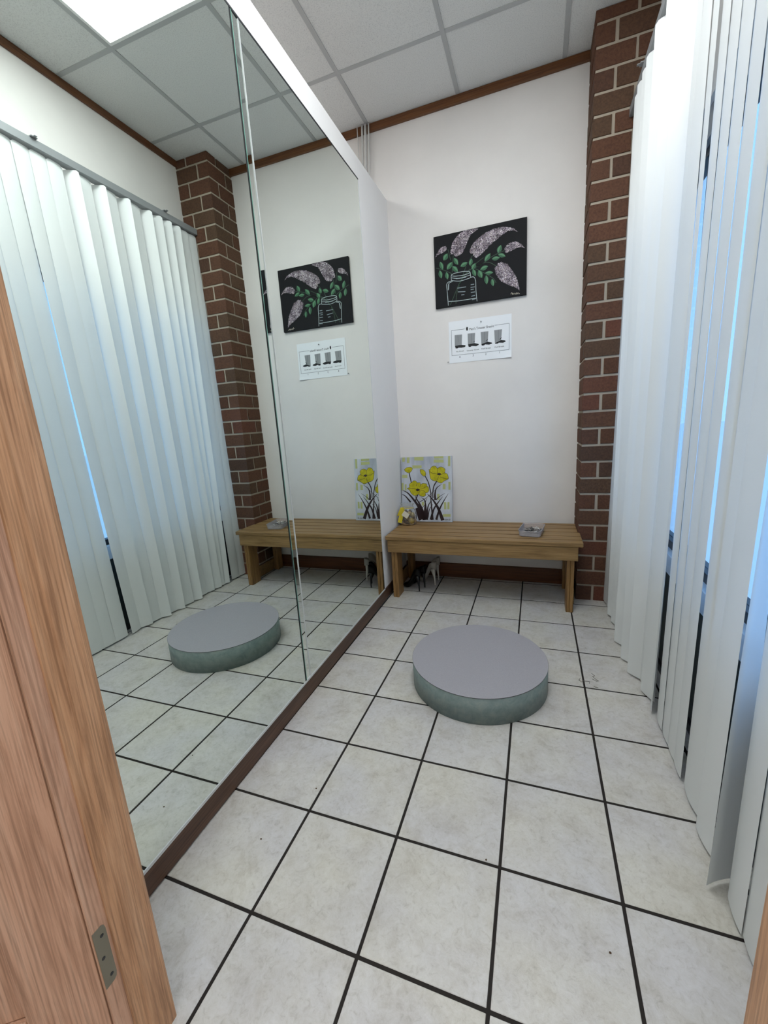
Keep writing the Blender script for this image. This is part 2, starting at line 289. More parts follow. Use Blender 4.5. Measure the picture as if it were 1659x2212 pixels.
CHART_SHOES = [[(41,118),(90,117),(115,112),(118,106),(111,100),(88,98),(65,101),(64,97),(47,97)],[(134,115),(181,118),(208,109),(209,103),(192,96),(160,101),(153,97),(139,97)],[(227,107),(271,116),(299,107),(301,101),(280,96),(252,101),(246,95),(230,95)],[(319,102),(361,116),(388,110),(391,102),(373,97),(345,101),(339,96),(322,96)]]
CHART_FOLDS = [[(173,125),(181,136),(180,127),(176,123)],[(257,122),(273,136),(271,129),(260,120)],[(349,120),(363,136),(363,128),(352,119)]]
CHART_EMBLEM = [(136,218),(135,212),(133,208),(130,206),(126,208),(124,213),(123,220),(124,226),(127,231),(130,232),(133,230),(136,225)]
CHART_TEXT = [("Men's Trouser Breaks", 227, 213, 15.5), ('No Break', 77, 75, 8.5), ('Quarter Break', 168, 73, 8.5), ('Half Break', 259, 74, 8.5), ('Full Break', 349, 74, 8.5), ('4', 74, 36, 14), ('3', 169, 37, 14), ('2', 257, 36, 14), ('1', 350, 36, 14)]
CHART_PINS = [(227,253),(-9,10)]

# ------------------------------------------------------------------ plan of the room (tiles)
WY, ZC = 9.159, 10.656                     # back wall, ceiling
CX0, CY0, HX = 3.133, 8.284, 4.083         # brick column corner, face of the window wall
GX, GY, GP = -1.387, 7.5836, 2.0356        # ceiling grid
PT = 9.10                                  # top of the mirror partition
def MX(y): return -0.959-0.0067*y          # mirror face (the partition is not quite square to the room)
XL, YR = -7.49, -8.70                      # shop beyond

# ------------------------------------------------------------------ floor
fl = box('floor', XL, 4.6, YR, WY+0.3, -0.4, -0.0035, M['grout']); put(fl, 'dark grouted floor slab under pale square tiles', 'floor', kind='structure')
def tile_mesh(x0, x1, y0, y1):
    bm = bmesh.new(); bbox(bm, x0, x1, y0, y1, -0.045, 0.0, 0.0011, 1); me = bpy.data.meshes.new('tile'); bm.to_mesh(me); bm.free(); me.materials.append(M['tile']); return me
G = 0.0138
full = tile_mesh(-0.5+G, 0.5-G, -0.5+G, 0.5-G)
for i in range(-1, 5):
    for j in range(-1, 10):
        x0, x1, y0, y1 = i, i+1, j, min(j+1, WY)
        if i == 4: x1 = 4.55
        cx, cy = i+0.5, j+0.5
        me = full if (x1-x0 == 1 and y1-y0 == 1) else tile_mesh(x0-cx+G, x1-cx-G, y0-cy+G, y1-cy-(G if y1 == j+1 else 0.0))
        o = link('tile', me, fl); o.location = Vector((cx, cy, 0))*T-fl.location
bm = bmesh.new()                                         # the tiles out of sight, in the shop
for i in range(-7, 5):
    for j in range(-8, 9):
        if i >= -1 and j >= -1: continue
        bbox(bm, i+G, i+1-G, j+G, j+1-G, -0.045, 0.0)
put(build('tile_field', bm, M['tile'], fl), kind='stuff')

# ------------------------------------------------------------------ walls
put(box('wall_back', XL, 4.6, WY, WY+0.35, -0.1, ZC+0.3, M['wall']), 'off-white plaster wall behind the bench', 'wall', kind='structure')
bm = bmesh.new()
PF = 0.022
ya, yb = 0.0, WY
extrude_poly(bm, [((MX(ya)-PF)*T, ya*T), ((MX(yb)-PF)*T, yb*T), ((MX(yb)-0.42)*T, yb*T), ((MX(ya)-0.42)*T, ya*T)], 2, -0.01, PT*T)
wl = put(build('wall_left', bm, M['part']), 'white partition wall behind the tall mirrors, stopping short of the ceiling', 'wall', kind='structure')
bm = bmesh.new()
bbox(bm, HX, 4.5, 0.0, WY, 7.46, ZC+0.3)
bbox(bm, HX+0.02, 4.5, 0.0, 0.7, -0.1, 7.46)
bbox(bm, HX+0.02, 4.5, 8.5, WY, -0.1, 7.46)
put(build('wall_right', bm, M['wall']), 'off-white window wall above the vertical blind', 'wall', kind='structure')
bm = bmesh.new()
bbox(bm, -1.35, -0.235, 0.075, 0.26, 0.0, PT); bbox(bm, 3.078, HX+0.02, -0.03, 0.26, 0.0, PT); bbox(bm, -0.192, 3.078, -0.03, 0.26, 6.95, PT)
put(build('wall_front', bm, M['wall']), 'white wall around the fitting room doorway', 'wall', kind='structure')
put(box('wall_rear', XL, 4.6, YR-0.3, YR, -0.1, ZC+0.3, M['wall']), 'white shop wall behind the camera', 'wall', kind='structure')
put(box('wall_far', XL-0.3, XL, YR, WY, -0.1, ZC+0.3, M['wall']), 'white shop wall beyond the partition', 'wall', kind='structure')
put(box('wall_side', HX, 4.5, YR, 0.0, -0.1, ZC+0.3, M['wall']), 'white shop side wall beside the doorway', 'wall', kind='structure')
put(box('trim_1', -7.4, CX0, WY-0.07, WY, 10.50, ZC-0.005, M['trim'], bev=0.002), 'brown wooden ceiling trim along the back wall', 'trim', kind='structure')
put(box('trim_2', HX-0.05, HX, 0.0, CY0, 10.51, ZC-0.005, M['trimy'], bev=0.002), 'brown wooden ceiling trim along the window wall', 'trim', kind='structure')
put(box('baseboard_back', -1.02, CX0, WY-0.055, WY, 0.0, 0.375, M['basex'], bev=0.003), 'dark brown wooden baseboard under the bench', 'baseboard', kind='structure')
bm = bmesh.new(); ya, yb = 0.30, 9.09
extrude_poly(bm, [((MX(ya)+0.004)*T, ya*T), ((MX(yb)+0.004)*T, yb*T), ((MX(yb)-PF)*T, yb*T), ((MX(ya)-PF)*T, ya*T)], 2, 0.022*T, 0.270*T)
put(build('baseboard_left', bm, M['basey']), 'dark brown scuffed baseboard below the mirrors', 'baseboard', kind='structure')

# ------------------------------------------------------------------ suspended ceiling
ce = put(box('ceiling', XL, 4.6, YR, WY+0.3, ZC+0.10, ZC+0.35, M['gap']), 'suspended ceiling of white mineral fibre boards', 'ceiling', kind='structure')
xe = [XL]+[GX+GP*i for i in range(-2, 3)]+[HX+0.01]; ye = [YR]+[GY+GP*j for j in range(-7, 1)]+[WY]
LIGHTS = [(0.649, 1.477), (-5.458, 1.477), (0.649, -4.630), (-5.458, -4.630)]  # first shows in the mirror; unseen others added, one brightening the back wall
cache = {}
for a, b in zip(xe, xe[1:]):
    for c, d in zip(ye, ye[1:]):
        if any(lx-0.02 < (a+b)/2 < lx+GP+0.02 and ly-0.02 < (c+d)/2 < ly+2*GP+0.02 for lx, ly in LIGHTS): continue
        key = (round(b-a, 3), round(d-c, 3))
        if key not in cache:
            q = bmesh.new(); bbox(q, -(b-a)/2+0.03, (b-a)/2-0.03, -(d-c)/2+0.03, (d-c)/2-0.03, 0, 0.05, 0.0015)
            me = bpy.data.meshes.new('panel'); q.to_mesh(me); q.free(); me.materials.append(M['panel']); cache[key] = me
        o = link('panel', cache[key], ce); o.location = Vector(((a+b)/2, (c+d)/2, ZC))*T-ce.location
hw = 0.04
for x in xe[1:-1]: box('tee_bar', x-hw, x+hw, YR, WY, ZC-0.012, ZC+0.012, M['tee'], ce)
segs = [a for a in xe]
for y in ye[1:-1]:
    for a, b in zip(xe, xe[1:]):
        if any(lx-0.02 < (a+b)/2 < lx+GP+0.02 and abs(y-(ly+GP)) < 0.05 for lx, ly in LIGHTS): continue
        box('tee_bar', a+hw, b-hw, y-hw, y+hw, ZC-0.011, ZC+0.011, M['tee'], ce)
lab = ['bright rectangular ceiling light panel seen in the mirror', 'unseen light panel added over the shop beyond the partition', 'unseen light panel added behind the camera to brighten the back wall', 'unseen light panel added in the far shop corner']
for (lx, ly), lb in zip(LIGHTS, lab):
    t = thing('ceiling_light', (lx+GP/2, ly+GP, ZC-0.01), lb, 'ceiling light', 'recessed fluorescent light panels')
    x0, x1, y0, y1 = lx+hw, lx+GP-hw, ly+hw, ly+2*GP-hw
    bm = bmesh.new()
    for a in ((x0, x0+0.05, y0, y1), (x1-0.05, x1, y0, y1), (x0+0.05, x1-0.05, y0, y0+0.05), (x0+0.05, x1-0.05, y1-0.05, y1)): bbox(bm, *a, ZC-0.01, ZC+0.03)
    build('frame', bm, M['white'], t)
    box('diffuser', x0+0.05, x1-0.05, y0+0.05, y1-0.05, ZC, ZC+0.02, M['lamp'], t)

# ------------------------------------------------------------------ brick column
col = put(box('column', CX0+0.02, HX+0.3, CY0+0.02, WY+0.02, 0.0, ZC-0.02, M['mortar']), 'brown brick column in the corner between bench and blind', 'column', kind='structure')
DZ, JT = 0.3372, 0.046
cache = {}
for c in range(32):
    z0, z1 = (0.0 if c == 0 else 0.341+DZ*(c-1)+JT/2), min(0.341+DZ*c-JT/2, ZC-0.012)
    if c % 2 == 0: parts = [(CX0, CX0+0.307, CY0, CY0+0.60), (CX0+0.307+JT, HX+0.1, CY0, CY0+0.29), (CX0, CX0+0.30, CY0+0.60+JT, WY)]
    else: parts = [(CX0, CX0+0.62, CY0, CY0+0.30), (CX0+0.62+JT, HX+0.1, CY0, CY0+0.29), (CX0, CX0+0.30, CY0+0.30+JT, WY)]
    for k, (a, b, e, f) in enumerate(parts):
        key = (c % 2, k, round(z1-z0, 3))
        if key not in cache:
            q = bmesh.new(); bbox(q, -(b-a)/2, (b-a)/2, -(f-e)/2, (f-e)/2, 0, z1-z0, 0.0022, 2)
            for v in q.verts: v.co += Vector((random.uniform(-1, 1), random.uniform(-1, 1), random.uniform(-1, 1)))*0.0009
            me = bpy.data.meshes.new('brick'); q.to_mesh(me); q.free(); me.materials.append(M['brick']); cache[key] = me
        o = link('brick', cache[key], col); o.location = Vector(((a+b)/2, (e+f)/2, z0))*T-col.location+Vector((random.uniform(-1, 1)*0.0012, random.uniform(-1, 1)*0.0012, 0))

# ------------------------------------------------------------------ window behind the blind
win = thing('window_1', (4.3, 4.5, 1.65), 'wide window with dark bronze frame behind the vertical blind', 'window', kind='structure')
box('spandrel_panel', 4.16, 4.3, 0.7, 8.5, 0.12, 1.65, M['spandrel'], win)
box('kick_rail', 4.12, 4.3, 0.7, 8.5, 0.0, 0.12, M['bronze'], win)
box('window_sill', 4.10, 4.42, 0.7, 8.5, 1.65, 1.94, M['sillw'], win, bev=0.003)
box('rail', 4.20, 4.36, 0.7, 8.5, 1.94, 2.06, M['bronze'], win); box('rail', 4.20, 4.36, 0.7, 8.5, 7.02, 7.13, M['bronze'], win)
box('head_frame', 4.14, 4.40, 0.7, 8.5, 7.13, 7.46, M['alu'], win)
ms = [0.7, 3.1, 5.75, 8.42]
for y in ms: box('mullion', 4.22, 4.34, y, y+0.08, 2.06, 7.02, M['bronze'], win)
for a, b in zip(ms, ms[1:]): box('pane', 4.27, 4.285, a+0.08, b, 2.06, 7.02, M['pane'], win)
put(box('ground', 4.7, 160, -120, 130, -1.2, -0.6, M['asphalt']), 'grey pavement outside the window', 'ground', kind='structure')

# ------------------------------------------------------------------ door frame round the camera's doorway
dr = thing('door_1', (1.44, 0.1, 0), 'reddish oak door frame around the fitting room doorway', 'door frame', kind='structure')
for s, xf, lb in ((1, -0.15, 'left'), (-1, 3.035, 'right')):
    def X(v): return (xf+s*v)*T
    bm = bmesh.new(); extrude_poly(bm, [(X(0), -0.036*T), (X(0), 0.255*T), (X(-0.02), 0.255*T), (X(-0.02), -0.036*T)], 2, 0.0, 6.95*T); build('jamb', bm, M['oak'], dr)
    bm = bmesh.new()
    prof = [(0.0, 0.058), (0.010, 0.062), (0.016, 0.075), (0.020, 0.095), (0.028, 0.115), (0.034, 0.132), (0.040, 0.137), (0.042, 0.145), (0.042, 0.292), (0.038, 0.298), (0.0, 0.300)]
    lean = -0.048                                   # the frame is a little out of plumb
    A = [bm.verts.new((X(a), b*T, 0.0)) for a, b in prof]; B = [bm.verts.new((X(a), (b+(lean if a > 0.03 and b > 0.2 else 0)*1.5)*T, 6.9*T)) for a, b in prof]
    bm.faces.new(A); bm.faces.new(B[::-1])
    for i in range(len(A)): bm.faces.new((A[i], B[i], B[(i+1) % len(A)], A[(i+1) % len(A)]))
    build('stop_moulding', bm, M['oak2'], dr)
    if s == -1: box('casing', 3.041, 3.30, -0.105, -0.037, 0.0, 7.2, M['oak'], dr, bev=0.004, seg=2)
hl = bmesh.new()                                   # hinge leaf let into the left jamb
extrude_poly(hl, [(y*T, z*T) for y, z in ((-0.034, 0.80), (0.020, 0.80), (0.034, 0.812), (0.040, 0.84), (0.040, 1.19), (0.034, 1.218), (0.020, 1.23), (-0.034, 1.23))], 0, -0.152*T, -0.1465*T)
hl = build('hinge_leaf', hl, M['hinge'], dr)
for y, z in ((0.012, 0.86), (-0.008, 1.015), (0.012, 1.165)):
    bm = bmesh.new(); tube(bm, [(-0.148*T, y*T, z*T), (-0.1445*T, y*T, z*T)], 0.0032, 10); build('screw', bm, M['bronze'], hl)
box('head_jamb', -0.17, 3.055, -0.036, 0.34, 6.95, 6.99, M['oak'], dr)

# the door itself, swung out of the room on its left-hand hinges (own axes: x along the leaf, front at y = 0)
d2 = thing('door_2', (-0.172, -0.042, 0.0), 'open reddish oak panel door beside the doorway', 'door', kind='structure', rot=(0, 0, math.radians(-145)))
DW, DH, TH = 2.95, 6.90, 0.115
for x0, x1 in ((0.0, 0.405), (DW-0.405, DW)): box('stile', x0, x1, -TH, 0.0, 0.03, DH, M['oak'], d2, bev=0.003, seg=2)
for z0, z1 in ((0.03, 0.75), (3.1, 3.6), (DH-0.45, DH)): box('rail', 0.408, DW-0.408, -TH, -0.001, z0, z1, M['oak'], d2, bev=0.003, seg=2)
for z0, z1 in ((0.76, 3.09), (3.61, DH-0.46)):
    box('panel', 0.412, DW-0.412, -TH+0.03, -0.030, z0, z1, M['oak'], d2); box('raised_field', 0.56, DW-0.56, -0.030, -0.012, z0+0.15, z1-0.15, M['oak'], d2, bev=0.005)

# ------------------------------------------------------------------ mirrors
def mirror_slab(y0, y1, z0, z1, off=0.0, th=0.016, turn=0.0):
    bm = bmesh.new()
    x0, x1 = MX(y0)+off, MX(y1)+off+turn
    v = [bm.verts.new(Vector(p)*T) for p in ((x0, y0, z0), (x1, y1, z0), (x1, y1, z1), (x0, y0, z1), (x0-th, y0, z0), (x1-th, y1, z0), (x1-th, y1, z1), (x0-th, y0, z1))]
    f = bm.faces.new((v[0], v[1], v[2], v[3])); f.material_index = 0
    for q in ((4, 7, 6, 5), (0, 4, 5, 1), (1, 5, 6, 2), (2, 6, 7, 3), (3, 7, 4, 0)): bm.faces.new([v[i] for i in q]).material_index = 1
    return bm
MB, MT = 0.302, 8.67
t = thing('wall_mirror', (MX(2), 2.0, MB), 'tall frameless mirror nearest the doorway, reflecting the blind', 'mirror', 'tall wall mirrors on the partition')
build('glass', mirror_slab(0.30, 3.655, MB, MT), [M['mirror'], M['edge']], t)
bm = bmesh.new(); bbox(bm, MX(3.66)-0.018, MX(3.66)-0.002, 3.657, 3.690, MB, MT); build('edge_backing', bm, M['gap'], t)
t = thing('wall_mirror', (MX(5.6), 5.6, MB), 'tall frameless mirror nearest the bench, reflecting the framed pictures', 'mirror', 'tall wall mirrors on the partition')
build('glass', mirror_slab(3.825, 7.315, MB, MT), [M['mirror'], M['edge']], t)
bm = bmesh.new()
extrude_poly(bm, [((MX(3.825)+0.001)*T, 3.815*T), ((MX(3.825)+0.001)*T, 3.825*T), ((MX(3.825)-0.016)*T, 3.825*T), ((MX(3.825)-0.016)*T, 3.815*T)], 2, MB*T, MT*T); build('polished_edge', bm, M['chrome'], t)
bm = bmesh.new()
extrude_poly(bm, [((MX(7.315)+0.002)*T, 7.315*T), ((MX(7.325)+0.002)*T, 7.329*T), ((MX(7.325)-0.018)*T, 7.329*T), ((MX(7.315)-0.018)*T, 7.315*T)], 2, MB*T, MT*T); build('polished_edge', bm, M['chrome'], t)
t = thing('mirror_strip', (MX(3.75), 3.75, MB), 'narrow mirror strip between the two tall mirrors', 'mirror')
build('glass', mirror_slab(3.705, 3.813, MB, MT, -0.004, 0.010, -0.004), [M['mirror'], M['edge']], t)
box('green_edge', MX(3.70)-0.014, MX(3.70)-0.001, 3.691, 3.704, MB, MT, M['edge'], t)
bm = bmesh.new()
for a, b in ((0.30, 7.33),):
    extrude_poly(bm, [((MX(a)+0.006)*T, a*T), ((MX(b)+0.006)*T, b*T), ((MX(b)-0.02)*T, b*T), ((MX(a)-0.02)*T, a*T)], 2, 0.271*T, MB*T)
ch = put(build('mirror_channel', bm, M['chrome']), 'pale metal channel holding the bottom edge of the mirrors', 'channel')
bm = bmesh.new()
extrude_poly(bm, [((MX(a)+0.004)*T, a*T), ((MX(b)+0.004)*T, b*T), ((MX(b)-0.02)*T, b*T), ((MX(a)-0.02)*T, a*T)], 2, MT*T, (MT+0.022)*T)
put(build('mirror_top_channel', bm, M['bronze']), 'dark metal channel along the top edge of the mirrors', 'channel')

# ------------------------------------------------------------------ bench
be = thing('bench', (1.09, 8.3, 0), 'low slatted wooden bench against the back wall', 'bench')
BT = 1.527
pe = [7.47, 7.70, 7.985, 8.30, 8.60, 8.93, 9.095]
for a, b in zip(pe, pe[1:]): box('plank', -0.985, 3.172, a+0.013, b-0.013, 1.432, BT, M['bench'], be, bev=0.005, seg=2)
for b in pe[1:-1]: box('plank_joint_shade', -0.980, 3.166, b-0.013, b+0.013, 1.44, BT-0.0035, M['joint'], be)  # dark strips painting in the shade of the tight plank gaps
box('front_apron', -0.945, 3.085, 7.502, 7.552, 1.139, 1.430, M['bench'], be, bev=0.002)
for a in (-0.945, 3.035): box('side_apron', a, a+0.05, 7.556, 9.07, 1.139, 1.430, M['bench'], be, bev=0.002)
for a in (-0.885, 2.888):
    for y0, y1 in ((7.556, 7.93), (8.80, 9.06)):
        box('leg', a, a+0.066, y0, y1, 0.0, 1.430, M['benchleg'], be, bev=0.003); box('leg', a+0.069, a+0.14, y0, y1, 0.0, 1.430, M['benchleg'], be, bev=0.003)
box('stretcher', 3.032, 3.075, 7.95, 9.06, 0.02, 0.34, M['bench'], be, bev=0.002); box('stretcher', -0.93, -0.888, 7.95, 9.06, 0.02, 0.34, M['bench'], be, bev=0.002)

# ------------------------------------------------------------------ round platform
PX, PY, PR, PH = 1.454, 4.805, 1.028, 0.412
pf = thing('platform', (PX, PY, 0), 'round low grey fitting platform with mottled green sides', 'platform')
def disc(name, r0, r1, z0, z1, mt, n=96):
    bm = bmesh.new(); c = Vector((PX, PY, 0))*T
    A = [bm.verts.new(c+Vector((r0*T*math.cos(i*2*math.pi/n), r0*T*math.sin(i*2*math.pi/n), z0*T))) for i in range(n)]
    B = [bm.verts.new(c+Vector((r1*T*math.cos(i*2*math.pi/n), r1*T*math.sin(i*2*math.pi/n), z1*T))) for i in range(n)]
    bm.faces.new(A[::-1]); bm.faces.new(B)
    for i in range(n): bm.faces.new((A[i], A[(i+1) % n], B[(i+1) % n], B[i]))
    o = build(name, bm, mt, pf)
    for p in o.data.polygons: p.use_smooth = len(p.vertices) == 4
    return o
disc('side', PR-0.004, PR-0.004, 0.004, PH-0.010, M['pside']); disc('edge_band', PR-0.002, PR-0.002, PH-0.010, PH-0.004, M['pline']); disc('top', PR, PR-0.004, PH-0.004, PH, M['ptop'])

# ------------------------------------------------------------------ vertical blind
vb = thing('vertical_blind', (3.79, 5.0, 0.03), 'white vertical blind hanging across the window to the floor', 'blind')
hr = box('headrail', 3.70, 3.86, 0.80, 8.275, 8.95, 9.085, M['alu'], vb, bev=0.002)
for y in (2.0, 4.6, 7.3):
    bm = bmesh.new(); bbox(bm, 3.66, 4.083, y-0.05, y+0.05, 9.087, 9.10); bbox(bm, 4.06, 4.083, y-0.05, y+0.05, 9.10, 9.26); bbox(bm, 3.62, 3.70, y-0.02, y+0.02, 9.09, 9.10); build('bracket', bm, M['alu'], hr)
# bottom end of every vane: y, x, turn from the window plane in degrees; then the turn at the top
VANES = [(1.05, 3.81, 1, 1), (1.32, 3.81, 1, 1), (1.60, 3.81, 1, 2), (1.88, 3.80, 1.5, 1.5), (2.15, 3.80, 3, 2), (2.41, 3.80, 61, 3), (2.77, 3.785, -6, 0), (3.105, 3.825, -10, 0), (3.305, 3.808, 4, 2),
         (3.648, 3.805, 2.5, 3), (3.912, 3.81, 2, 2), (4.162, 3.812, 2, 4), (4.40, 3.815, 3, 5), (4.745, 3.808, 14, 5), (4.965, 3.795, -24, 3), (5.23, 3.808, -6, 6), (5.42, 3.742, -45, -60), (5.66, 3.77, -12, 8), (5.82, 3.725, -48, -62),
         (6.14, 3.737, -14, 8), (6.375, 3.713, -43, -62), (6.65, 3.778, -9, 4), (6.88, 3.753, -24, -55), (7.13, 3.739, -25, -48), (7.275, 3.768, -26, -55), (7.45, 3.737, -36, -50), (7.90, 3.72, -8, -10), (8.14, 3.715, -13, -8)]
nv = len(VANES); VW = 0.288
for i, (yb_, xb, ab, at) in enumerate(VANES):
    yt = 0.98+(8.12-0.98)*i/(nv-1); xt = 3.78
    rows, cols = 14, 8; bm = bmesh.new(); g = []
    ph = random.uniform(0, 6.28)
    for r in range(rows+1):
        s = r/rows; z = 8.93+(0.035-8.93)*s
        e = s**1.3
        y = yt+(yb_-yt)*e; x = xt+(xb-xt)*e+0.004*math.sin(5*s+ph); a = math.radians(at+(ab-at)*s)
        line = []
        for q in range(cols+1):
            t_ = (q/cols-0.5)*VW; bow = -0.013*(1-(2*q/cols-1)**2)+0.006
            if r == 0 and q in (0, cols): zz = z-0.03
            else: zz = z
            dx = math.sin(a)*t_+math.cos(a)*bow; dy = math.cos(a)*t_-math.sin(a)*bow
            line.append(bm.verts.new(Vector((x+dx, y+dy, zz))*T))
        g.append(line)
    for r in range(rows):
        for q in range(cols): bm.faces.new((g[r][q], g[r][q+1], g[r+1][q+1], g[r+1][q]))
    bm.normal_update(); build('vane', bm, M['vane'], vb, smooth=True)

# ------------------------------------------------------------------ paintings and chart (their own axes: x right, z up, front towards -y; metres)
def poly_piece(name, pts, y, mt, parent, th=0.0004):
    bm = bmesh.new(); extrude_poly(bm, mm(pts), 1, y, y+th); return build(name, bm, mt, parent)
def strokes(name, lists, w, y, mt, parent):
    for p in lists:
        bm = bmesh.new(); stroke(bm, mm(p), w, w, y); build(name, bm, mt, parent)
E = 1e-7
a = thing('painting', (0.037, WY-0.006, 6.603), 'black canvas painting of lilacs in a glass jar, hung above the trouser chart', 'painting', rot=(0, 0, E))
D = 0.019
box('canvas', 0, 0.608, -D, 0, 0, 0.457, M['canvas'], a, bev=0.002, seg=2, k=1)
strokes('stem', LILAC_STEMS, 0.004, -D-0.0004, M['stemg'], a)
for tail, tip, hwid in LILAC_LEAVES:
    p0, p1 = Vector(tail)/1000, Vector(tip)/1000; d = (p1-p0); n = Vector((-d.y, d.x)).normalized(); h = hwid/1000*0.92
    prof = [(0, 0), (0.15, 0.55), (0.35, 0.95), (0.55, 1.0), (0.78, 0.66), (1, 0)]
    up = [p0+d*s+n*h*k for s, k in prof]; dn = [p0+d*s-n*h*k for s, k in prof[1:-1]]
    bm = bmesh.new(); extrude_poly(bm, [tuple(q) for q in up+dn[::-1]], 1, -D-0.0010, -D-0.0003); lf = build('leaf', bm, M['leafd'], a)
    half = [p0+d*s+n*h*0.82*k*(0.9 if k else 0) for s, k in prof]; mid = [p0+d*0.8-n*h*0.05, p0+d*0.4-n*h*0.05]
    bm = bmesh.new(); extrude_poly(bm, [tuple(q) for q in half+mid], 1, -D-0.0014, -D-0.0009); build('leaf_highlight', bm, M['leafl'], lf)
for b in LILAC_BLOOMS:
    P = [Vector(q)/1000 for q in b]; out = []
    for i, q in enumerate(P):                      # ragged dabbed outline
        nx = P[(i+1) % len(P)]
        for s in range(6):
            pt = q.lerp(nx, s/6); dn = (nx-q).orthogonal().normalized() if (nx-q).length else Vector((0, 0)); out.append(tuple(pt+dn*random.uniform(-0.0022, 0.0022)))
    out = [(min(max(x, 0.002), 0.606), min(max(z, 0.002), 0.455)) for x, z in out]
    bm = bmesh.new(); extrude_poly(bm, out, 1, -D-0.0022, -D-0.0002); build('lilac_bloom', bm, M['bloom'], a)
strokes('jar_outline', JAR_LINES, 0.0036, -D-0.0016, M['jar'], a); strokes('jar_glint', JAR_GLINTS, 0.0050, -D-0.0012, M['glint'], a); strokes('signature', LILAC_SIGN, 0.0018, -D-0.0006, M['cream'], a)

LEAN = math.atan(0.1)
b_ = thing('painting', (-1.018, 8.945, BT+0.004), 'grey canvas painting of yellow poppies leaning on the wall at the bench end', 'painting', rot=(-LEAN, 0, 0))
box('canvas', 0, 0.404, 0, 0.018, 0, 0.508, M['poppyg'], b_, bev=0.0015, seg=2, k=1)
SH = 8
def sh(pts): return [(min(max(p[0]+SH, 1), 403), min(max(p[1], 2), 507)) for p in pts]
for p in POPPY_PATCHES: poly_piece('lime_patch', sh(p), -0.0003, M['patch'], b_)
for p, (w0, w1) in POPPY_BLADES:
    bm = bmesh.new(); stroke(bm, mm(sh(p)), w0/1000, w1/1000, -0.0007); build('grass_blade', bm, M['umber'], b_)
for p in POPPY_FLOWERS:
    q = sh(p); poly_piece('poppy', q, -0.0011, M['yellow'], b_)
    bm = bmesh.new(); stroke(bm, mm(q+[q[0]]), 0.0022, 0.0022, -0.0014); build('outline', bm, M['umber'], b_)
for p in POPPY_HEARTS: poly_piece('flower_centre', sh(p), -0.0016, M['umber'], b_)
strokes('petal_line', [sh(p) for p in POPPY_VEINS], 0.0024, -0.0015, M['umber'], b_); strokes('signature', [sh(p) for p in POPPY_SIGN], 0.0020, -0.0009, M['umber'], b_)

c_ = thing('poster', (0.312, WY-0.004, 5.370), "white paper chart titled Men's Trouser Breaks pinned to the wall", 'poster', rot=(0, 0, E))
bm = bmesh.new(); nx_, nz_ = 18, 12; g = []
for i in range(nx_+1):
    row = []
    for j in range(nz_+1):
        x, z = 0.430*i/nx_, 0.280*j/nz_
        lift = 0.010*max(0, (i/nx_-0.5)*2)**2*max(0, 1-z/0.045)**1.5
        row.append([bm.verts.new((x, -0.0012-lift, z-0.003*(i/nx_))), bm.verts.new((x, -0.0002-lift, z-0.003*(i/nx_)))])
    g.append(row)
for i in range(nx_):
    for j in range(nz_):
        bm.faces.new((g[i][j][0], g[i+1][j][0], g[i+1][j+1][0], g[i][j+1][0])); bm.faces.new((g[i][j][1], g[i][j+1][1], g[i+1][j+1][1], g[i+1][j][1]))
for i in range(nx_): bm.faces.new((g[i][0][0], g[i][0][1], g[i+1][0][1], g[i+1][0][0])); bm.faces.new((g[i][nz_][0], g[i+1][nz_][0], g[i+1][nz_][1], g[i][nz_][1]))
for j in range(nz_): bm.faces.new((g[0][j][0], g[0][j+1][0], g[0][j+1][1], g[0][j][1])); bm.faces.new((g[nx_][j][0], g[nx_][j][1], g[nx_][j+1][1], g[nx_][j+1][0]))
build('sheet', bm, M['paper'], c_)
PYF = -0.0016
fr = CHART_FRAME[0]
for p, q in zip(fr, fr[1:]):
    bm = bmesh.new(); stroke(bm, mm([p, q]), 0.0022, 0.0022, PYF, 0.0002); build('border_line', bm, M['lineink'], c_)
for lg, crs, so in zip(CHART_LEGS, CHART_CREASES, CHART_SHOES):
    l_ = poly_piece('trouser_leg', lg, PYF, M['greyink'], c_, 0.0002)
    bm = bmesh.new(); stroke(bm, mm(crs), 0.0016, 0.0016, PYF-0.0002, 0.0002); build('crease', bm, M['lineink'], l_)
    poly_piece('printed_shoe', so, PYF-0.0002, M['ink'], c_, 0.0002)
for p in CHART_FOLDS: poly_piece('fold_shadow', p, PYF-0.0003, M['ink'], c_, 0.0002)
poly_piece('emblem', CHART_EMBLEM, PYF, M['ink'], c_, 0.0002)
for txt, x, z, h in CHART_TEXT:
    cu = bpy.data.curves.new('lettering', 'FONT'); cu.body = txt; cu.align_x = 'CENTER'; cu.align_y = 'CENTER'; cu.size = h*1.42/1000; cu.extrude = 0.0001
    cu.offset = 0.0; cu.materials.append(M['ink'])
    if len(txt) > 1: cu.space_character = 0.98
    if txt.startswith('Men'): x += 2; cu.shear = 0.0
    tmp = bpy.data.objects.new('lettering', cu); COL.objects.link(tmp); bpy.context.view_layer.update()
    me = bpy.data.meshes.new_from_object(tmp.evaluated_get(bpy.context.evaluated_depsgraph_get())); bpy.data.objects.remove(tmp)
    wid = {"Men's Trouser Breaks": 168, 'No Break': 56, 'Quarter Break': 86, 'Half Break': 64, 'Full Break': 64}.get(txt)
    if wid:
        xs = [v.co.x for v in me.vertices]; kx = wid/1000/(max(xs)-min(xs))
        for v in me.vertices: v.co.x *= kx
    me.name = 'lettering'; me.materials.clear(); me.materials.append(M['ink'])
    o = link('lettering', me, c_); o.location = (x/1000, PYF-0.0002, z/1000); o.rotation_euler = (math.pi/2, 0, 0)
